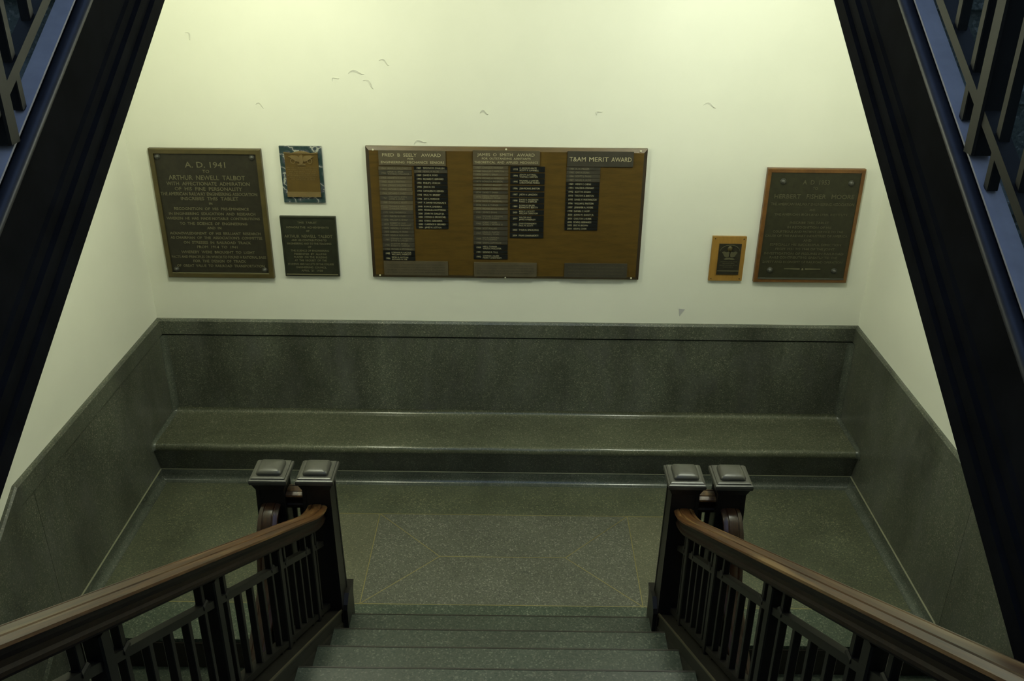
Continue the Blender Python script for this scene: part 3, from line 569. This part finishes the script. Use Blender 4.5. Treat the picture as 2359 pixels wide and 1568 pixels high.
# colour code per row: g grey bronze, s slate, k black; second field: names on one or two lines
NAMES = {
 'SL': ["g1961 ARNOLD J. GALLOWAY", "s1962 HENRY E. SPEER/THOMAS J. COLLINS JR.", "g1963 KENNETH H. LEWIS", "g1963 ALAN R. WHITMAN", "g1964 JOHN R. WILLIAMS", "g1965 MICHAEL L. ADAMS", "g1966 RICHARD F. SWEET", "s1967 STANLEY R. SMITH/JAMES A. JONES", "g1968 DOUGLAS C. KRAFT", "g1970 THOMAS R. BARRY/CHARLES R. WOLFE",
        "s1971 KARL VANDERPOOL", "s1971 MARTIN W. PARRY", "s1972 WILLIAM C. SHARP", "s1973 ROBERT W. RICE/WILLIAM S. BARNHART", "s1975 WENDELL G. SCHMIDT", "s1977 DARROLL W. MARKS", "s1977 KEVIN A. HORVATH", "s1981 STEPHEN M. CHRISTIAN/DAVID G. LINDLEY", "s1982 SCOTT M. PETERS/ROBERT W. GARDNER", "s1984 MICHAEL A. FITZGERALD", "k1985 LORRAINE M. KACZOR/WILLIAM J. PARROTT", "k1986 PETER M. MOTTON/RICHARD W. FEE"],
 'SR': ["k1987 TIMOTHY M. O'HALLEN", "s1988 NEHAL A. ALGIE", "k1989 DAVID R. FORD", "k1991 RICHARD T. GERHARD", "k1992 PHILIP J. WALSH", "k1993 JOHN W. WU", "k1994 KATHLEEN M. GERVEN", "k1995 PAUL W. BRIESEY", "k1996 AMY A. MORDOCK", "k1997 P. DAVID NICHOLAS II", "k1998 RYAN R. LINDBERG", "k1999 MICHELLE A. SCOTTORINO", "k2000 JOHN W. DAILEY JR.", "k2001 STEPHEN E. GRUNSCHEL", "k2002 RYAN J. GERHARDS", "k2003 CLARENCE R. GERHARD", "k2004 JAMES W. LOTTON"],
 'ML': ["g1967 CHARLES R. FARNHAM", "g1968 DOUGLAS C. HAMILTON", "g1970 DAVID L. BARRY", "g1971 MICHAEL A. MORRISON", "s1971 RONALD H. ANDERSON", "g1972 JOSEPH C. BARKLEY", "g1973 ROBERT J. BARKLEY", "s1974 DAVID T. SHARP", "g1975 DEAN L. MORTON/SANDRA K. MILLER", "g1976 DAVID M. UNDERHILL", "s1978 PAUL A. TURNER", "g1979 MICHAEL DAVID EVANS", "s1981 JOHN D. EVANS", "s1983 MICHAEL F. STINSON/A. SCOTT MURPHY",
        "s1985 ROBERT TURNER/JOHN F. MORRIS III", "s1986 SCOTT POLLARD", "s1987 KEVIN G. MARTIN/THOMAS J. CLARK", "s1988 ROY A. CRANDALL/C. H. CHAPMAN", "s1988 GARY E. LOFTHOUSE", "k1989 NED J. TURNER/WADE E. HOLLISTER", "k1991 DENNIS R. TULL", "k1992 CONRAD J. CLARK/MARK F. LINDSTROM"],
 'MR': ["k1993 E. GEORGE ABATE/SCOTT F. CAMPBELL", "k1994 JON M. LUTTRELL/THOMAS J. CORTON", "k1995 MICHAEL J. CARTER/CHRISTOPHER MORRIS", "k1996 JON-MICHAEL BARTON", "k1997 JASON A. LANGDON", "k1998 DAVID R. ANDERSON/MARK L. STEFFLER", "k1999 SUSAN M. BAUER/KENNETH E. BEATTY", "k2000 KELLY J. SCOTT/WILLIAM CHRISTOFF", "k2001 WALTER KING/JAMES KIMBERLEY", "k2002 CHAD CHAKRABORTY/PAUL W. SCOTT", "k2003 TYLER R. SPAULDING", "k2004 PINAKI CHAKRABORTY"],
 'TL': ["s1984 R. H. MILLER", "s1985 GARY A. DUNN", "s1986 SCOTT J. PARKS", "s1987 NEHAL A. ALGIE", "k1989 WENDY C. CHENG", "k1991 WALTER R. STEWART", "k1992 SCOTT W. DUGAN", "k1993 TIMOTHY A. BARTON", "k1995 DANIEL W. WORTHINGTON", "k1996 WILLIAM J. PARTON", "k1997 JENNIFER A. MYERS", "k1998 DANIEL C. HUFF", "k2000 JOHN W. DAILEY JR.", "k2001 CARLTON J. KUBIK", "k2002 RYAN J. GERHARDS", "k2003 ERIC W. BROWN", "k2004 ADAM J. COOK"]}
for key, ((x0, x1), rows) in COLS.items():
    for (z1, z0), nm in zip(rows, NAMES[key]):
        c_, yr, names = nm[0], nm[1:5], nm[6:].split('/')
        zc = (z1 + z0) / 2; wd = x1 - x0; xn = x0 + wd * .27; hh = .0105 if len(names) == 1 else .0092
        L_ = [(yr, x0 + wd * .085, x0 + wd * .215, zc, .0105)]
        for i, q in enumerate(names):
            zz = zc if len(names) == 1 else zc + (.0062 if i == 0 else -.0062)
            L_.append((q, xn, min(xn + len(q) * .0063, x1 - wd * .07), zz, hh))
        plate('nameplate', x0, x1, z1, z0, {'g': 'plate_grey', 's': 'plate_slate', 'k': 'plate_black'}[c_], L_, 'plate_letter' if c_ == 'k' else 'plate_letter_dim')
for x, z in ((-.744, 1.975), (-.744, 1.23), (-.006, 1.985), (-.006, 1.223), (.739, 1.982), (.734, 1.228)):
    n = 10
    MB().loft([[(x + r * math.cos(2 * math.pi * i / n), -.031 - d, z + r * math.sin(2 * math.pi * i / n)) for i in range(n)] for r, d in ((.0055, 0), (.005, .003), (.002, .0045))]).build('nail', 'nail', aw, smooth=50)
# --- small oak plaque
op = thing('wooden_plaque', (1.292, -.01, 1.21), 'small light oak plaque with a dark bronze relief plate', 'plaque')
MB().prism([(1.1925, -.001, 1.213), (1.389, -.001, 1.213), (1.389, -.001, 1.487), (1.1925, -.001, 1.487)], (0, -.017, 0)).build('oak_board', 'oak', op)
pl = MB().box((1.234, -.024, 1.254), (1.363, -.018, 1.4445)).build('bronze_plate', 'bronze', op)
n = 12
arc = [(1.2985 + .060 * math.cos(a), 1.388 + .048 * math.sin(a)) for a in np.linspace(.25, math.pi - .25, n)]
MB().loft([[(x, -.024, z), (x, -.027, z), (x, -.027, z + .004), (x, -.024, z + .004)] for x, z in arc]).build('arch_relief', 'letter_dim', pl)
lat = lambda cx, cz, pr, n=16: [[(cx + r * math.cos(2 * math.pi * i / n), -.024 - d, cz + r * 1.15 * math.sin(2 * math.pi * i / n)) for i in range(n)] for r, d in pr]
MB().loft(lat(1.297, 1.414, ((.015, 0), (.014, .004), (.010, .007), (.004, .009)))).build('head_relief', 'bronze_rim', pl, smooth=60)
fg = MB()
for s in (-1, 1):
    fg.prism([(1.2985 + s * a, -.024, z) for a, z in ((.004, 1.397), (.02, 1.392), (.034, 1.398), (.044, 1.392), (.036, 1.380), (.030, 1.368), (.016, 1.362), (.004, 1.368))], (0, -.004, 0))
    fg.prism([(1.2985 + s * a, -.024, z) for a, z in ((.0, 1.360), (.018, 1.358), (.032, 1.352), (.022, 1.346), (.0, 1.350))], (0, -.003, 0))
fg.build('figure_relief', 'letter_dim', pl)
MB().box((1.236, -.0265, 1.276), (1.361, -.024, 1.279)).build('ledge_line', 'letter', pl)
text([(q, 1.2985 - w_, 1.2985 + w_, z, .006) for q, w_, z in (("THEORETICAL AND APPLIED", .05, 1.335), ("MECHANICS MEDAL", .035, 1.324), ("FOR DISTINGUISHED SERVICE", .052, 1.313), ("IN ENGINEERING", .03, 1.302))], -.024, .001).build('lettering', 'letter_dim', pl)
for x, z in ((1.2085, 1.474), (1.374, 1.472), (1.207, 1.226), (1.374, 1.226)):
    MB().loft([[(x + r * math.cos(2 * math.pi * i / 8), -.018 - d, z + r * math.sin(2 * math.pi * i / 8)) for i in range(8)] for r, d in ((.004, 0), (.003, .002))]).build('nail', 'board_edge', op)
# --- wood framed tablet
mo = thing('bronze_tablet', (1.73, -.015, 1.21), 'large olive bronze tablet in a reddish wood frame, honouring Herbert Fisher Moore', 'tablet')
mx0, mx1, mz0, mz1 = 1.4565, 2.0035, 1.210, 1.892
MB().box((mx0 + .018, -.026, mz0 + .018), (mx1 - .018, -.002, mz1 - .018)).build('plate', 'bronze_moore', mo)
frame(mx0, mx1, mz0, mz1, .0215, -.001, -.030, -.022, mo, 'frame_wood', 'frame')
MB().box((mx0 + .0215, -.034, mz0 + .0225), (mx1 - .0215, -.025, mz0 + .030)).build('bottom_bead', 'bolt', mo)
MW = [(1.661, 1.811, 1.816), (1.722, 1.749, 1.781), (1.512, 1.962, 1.734), (1.498, 1.969, 1.688), (1.721, 1.753, 1.655), (1.526, 1.941, 1.627), (1.622, 1.844, 1.579), (1.61, 1.862, 1.551), (1.531, 1.933, 1.525), (1.49, 1.963, 1.499), (1.714, 1.76, 1.472), (1.525, 1.935, 1.446), (1.559, 1.902, 1.419), (1.497, 1.958, 1.391), (1.533, 1.925, 1.367), (1.495, 1.959, 1.339)]
MS = ["A  D  1953", "TO", "HERBERT   FISHER   MOORE", "THE AMERICAN RAILWAY ENGINEERING ASSOCIATION", "AND", "THE AMERICAN IRON AND STEEL INSTITUTE", "INSCRIBE THIS TABLET", "IN RECOGNITION OF HIS", "COURTEOUS AND PATIENT SERVICE TO THE", "CAUSE OF THE RAILWAY INDUSTRIES OF AMERICA", "AND", "ESPECIALLY HIS SUCCESSFUL DIRECTION", "FROM 1931 TO 1948 OF THE JOINT", "INVESTIGATION OF FISSURES IN RAILROAD", "RAILS CONTRIBUTING GREATLY TO THE", "SAFETY AND ECONOMY OF RAILROAD OPERATION"]
text([(s_, a, b_, z, .026 if i in (0, 2) else (.016 if i in (1, 3) else .0135)) for i, (s_, (a, b_, z)) in enumerate(zip(MS, MW))], -.0258, .0026).build('lettering', 'letter_dim', mo)
for a, b_ in ((1.627, 1.717), (1.749, 1.838)):
    MB().prism([(a, -.026, 1.294), (b_, -.026, 1.292), (b_, -.026, 1.299), (a, -.026, 1.297)] if a < 1.7 else [(a, -.026, 1.292), (b_, -.026, 1.294), (b_, -.026, 1.297), (a, -.026, 1.299)], (0, -.003, 0)).build('ornament_bar', 'letter', mo)
MB().frustum(1.733, -.028, 1.291, 1.300, .005, .003).build('ornament_dot', 'letter', mo)
for x, z in ((1.549, 1.820), (1.932, 1.813), (1.920, 1.286), (1.544, 1.288)): bolt(mo, x, z, -.026, .017)
